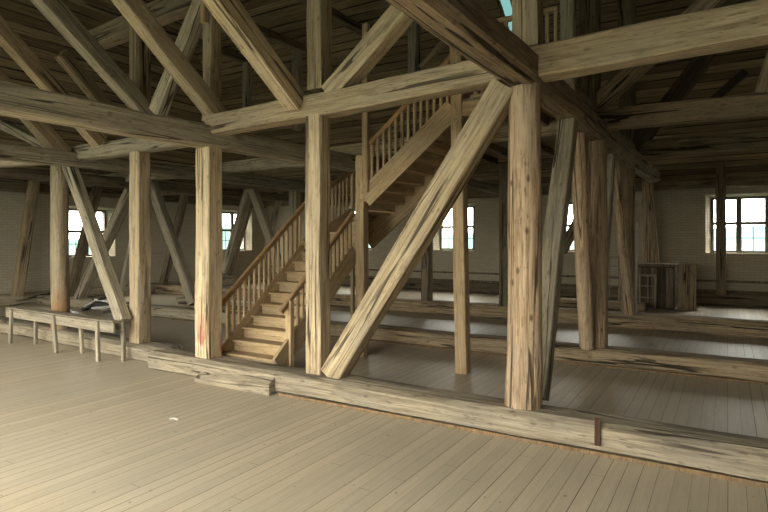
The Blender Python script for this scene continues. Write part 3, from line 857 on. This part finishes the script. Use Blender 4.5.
# ------------------------------------------------------------------ trestle bench at left
ba, bb = at(11, 313, Y=5.72), at(119, 327, Y=5.62)
ba.z = bb.z = .66
bn = empty('trestle_bench', (ba + bb) / 2 - Vector((0, 0, .66)), 'long low grey trestle bench with six splayed legs in front of the left sill', 'bench')
dv = (bb - ba).normalized(); nv = Vector((-dv.y, dv.x, 0))
DEP = .16
bar('front_apron', ba + Vector((0, 0, -.09)) - nv * (DEP / 2), bb + Vector((0, 0, -.09)) - nv * (DEP / 2), .035, .16, nv, BENCHW, bn)
bar('back_apron', ba + Vector((0, 0, -.075)) + nv * (DEP / 2), bb + Vector((0, 0, -.075)) + nv * (DEP / 2), .035, .15, nv, BENCHW, bn)
bm = bmesh.new()
Lb = (bb - ba).length
ns = 46
for i in range(ns):
    s0 = Lb * i / ns + .008; s1_ = Lb * (i + 1) / ns - .012
    box_bm(bm, (-DEP / 2 - .02, 0, s0), (DEP / 2 + .03, .022, s1_))
o = link('slatted_top', mesh_from(bm, 'slatted_top', BENCHW), bn)
m_ = frame_matrix(ba + Vector((0, 0, .0)), bb + Vector((0, 0, .0)), nv)
o.matrix_basis = Matrix.Translation(-bn.location) @ m_
if (m_.to_3x3() @ Vector((0, 1, 0))).z < 0:
    o.matrix_basis = Matrix.Translation(-bn.location + Vector((0, 0, .022))) @ m_
for f, (xt, xb_), s in ((.075, (0, 0), -1), (.50, (0, .14), -1), (.88, (0, .06), -1), (.20, (0, 0), 1), (.63, (0, .07), 1), (.985, (0, .0), 1)):
    p = ba + dv * (Lb * f) + nv * (DEP / 2 + .03) * s
    top = Vector((p.x, p.y, .655 if s < 0 else .5))
    if s > 0: top.z = .64
    bot = Vector((p.x, p.y, 0)) + dv * xb_ - nv * (0 if s > 0 else .02)
    bar('leg', bot, top, .075, .05, dv, BENCHW, bn)

# ------------------------------------------------------------------ loose boards and odds and ends
def board(name, p0, p1, w, th, side, mat, label, cat, group=None):
    o = timber(name, p0, p1, w, th, side, mat, label, cat, group, cham=.05, rough=.5, step=.5)
    return o
# wedge-ended board at the foot of the front sill
bm = bmesh.new()
xs = (-6.42, -5.02)
vv = []
for x_, h_ in ((xs[0], .05), (xs[1], .15)):
    vv.append([bm.verts.new((x_ - xs[0], yy, zz)) for yy, zz in ((0, 0), (.11, 0), (.11, h_ + .07), (0, h_))])
for i in range(4): bm.faces.new((vv[0][i], vv[1][i], vv[1][(i + 1) % 4], vv[0][(i + 1) % 4]))
bm.faces.new(vv[0]); bm.faces.new(vv[1])
plk = link('plank', mesh_from(bm, 'plank', SILLX)); plk.location = (xs[0], 5.42, 0)
tag(plk, 'loose wedge-shaped plank set against the sill below the stair', 'plank')

GPL = 'loose boards heaped behind the trestle bench'
def heap(x0, y0, x1, y1, dy, w, mat, label):
    board('scrap_board', at(x0, y0, Y=9.25 - dy), at(x1, y1, Y=9.3 - dy), .16, w, AX, mat, label, 'board', GPL)
heap(84, 309.5, 101, 300, .0, .09, BLACKW, 'dark board at the lower left of the heap behind the bench')
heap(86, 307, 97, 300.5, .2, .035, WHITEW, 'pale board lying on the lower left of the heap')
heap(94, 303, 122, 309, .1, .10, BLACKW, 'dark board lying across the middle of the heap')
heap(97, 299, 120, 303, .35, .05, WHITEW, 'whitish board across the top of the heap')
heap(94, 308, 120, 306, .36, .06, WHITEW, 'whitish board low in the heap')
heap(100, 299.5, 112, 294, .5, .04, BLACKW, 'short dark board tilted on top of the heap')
heap(106, 312, 122, 312, .52, .07, BLACKW, 'dark board end at the lower right of the heap')
GPK = 'planks stacked beside the second sill'
for i, (x0, x1, yy, zz, lab, mt) in enumerate((
        (-13.2, -9.3, 10.6, .06, 'bottom plank of the stack behind the squared post, on the floor', GREYW),
        (-13.0, -9.5, 10.75, .15, 'second plank from the floor in the stack behind the squared post', BROWN),
        (-13.1, -9.35, 10.62, .24, 'middle plank of the stack behind the squared post', DARKW),
        (-13.3, -9.6, 10.7, .33, 'grey plank just under the pale top one in the stack', GREYW),
        (-12.6, -9.4, 10.55, .43, 'pale plank on top of the stack behind the squared post', GREYB),
        (-13.4, -10.2, 11.25, .52, 'dark plank propped at the back of the stack', BROWN))):
    board('plank', Vector((x0, yy, zz)), Vector((x1, yy - .08, zz)), .26 if i < 5 else .12, .075, AX, mt, lab, 'plank', GPK)

# stored window frames, a plank chest and panel by the back wall
def lattice(name, p, w, h, nx, nz_, lean, label):
    e = empty(name, p, label, 'window frame', 'old window sashes by the back wall')
    f = []
    t = .05
    for zz in (0, h - t): f.append(((-w / 2, -.02, zz), (w / 2, .02, zz + t)))
    for xx in (-w / 2, w / 2 - t): f.append(((xx, -.02, t), (xx + t, .02, h - t)))
    boxes('sash_frame', BENCHW, f, e)
    g = []
    for i in range(1, nx):
        xx = -w / 2 + w * i / nx; g.append(((xx - .012, -.014, t), (xx + .012, .014, h - t)))
    for i in range(1, nz_):
        zz = h * i / nz_; g.append(((-w / 2 + t, -.012, zz - .012), (w / 2 - t, .012, zz + .012)))
    boxes('glazing_bar', BENCHW, g, e)
    e.rotation_euler = (-lean, 0, 0)
    return e
q = at(652, 302, Z=0); 
lattice('window_sash', Vector((q.x, 17.95, 0)), .66, 1.0, 3, 3, .03, 'old glazed sash leaning on the dark plank chest')
q2 = at(611, 299, Y=18.4)
lattice('window_sash', Vector((q2.x - .05, 18.4, 0)), .6, 1.5, 2, 5, .05, 'narrow old sash glimpsed between the log posts')
ch = empty('chest', Vector((at(655, HZ, Y=18.6).x, 18.6, 0)), 'dark plank chest standing against the back wall left of the right window', 'chest')
boxes('body', BLACKISH, [((-.75, -.42, 0), (.55, .42, 1.22))], ch, .01)
boxes('lid', DARKW, [((-.80, -.46, 1.22), (.60, .46, 1.30))], ch, .01)
for i in range(6):
    xx = -.72 + i * .21
    boxes('cladding_board', DARKW if i % 2 else BLACKISH, [((xx, -.445, .04), (xx + .19, -.42, 1.19))], ch, .004)
pn = at(678, HZ, Y=18.35)
pb = boxes('panel_board', BROWN, [((-.24, -.025, 0), (.24, .025, 1.30))], None, .004)
pb.location = (pn.x + .22, 18.35, 0)
tag(pb, 'plain dark board standing right of the plank chest', 'board')

# scrap of paper on the floor
bm = bmesh.new()
pts = [(-.06, -.02, 0), (.0, -.005, .012), (.06, .0, 0.002), (.04, .02, .010), (-.02, .02, .014), (-.06, .0, .004)]
bm.faces.new([bm.verts.new(p) for p in pts])
bmesh.ops.triangulate(bm, faces=bm.faces)
bmesh.ops.solidify(bm, geom=list(bm.faces), thickness=.003)
pp = link('paper_scrap', mesh_from(bm, 'paper_scrap', PAPER)); pp.location = at(174, 419.5, Z=.004); pp.location.z = .004
tag(pp, 'tiny crumpled white paper scrap on the foreground floor', 'paper')
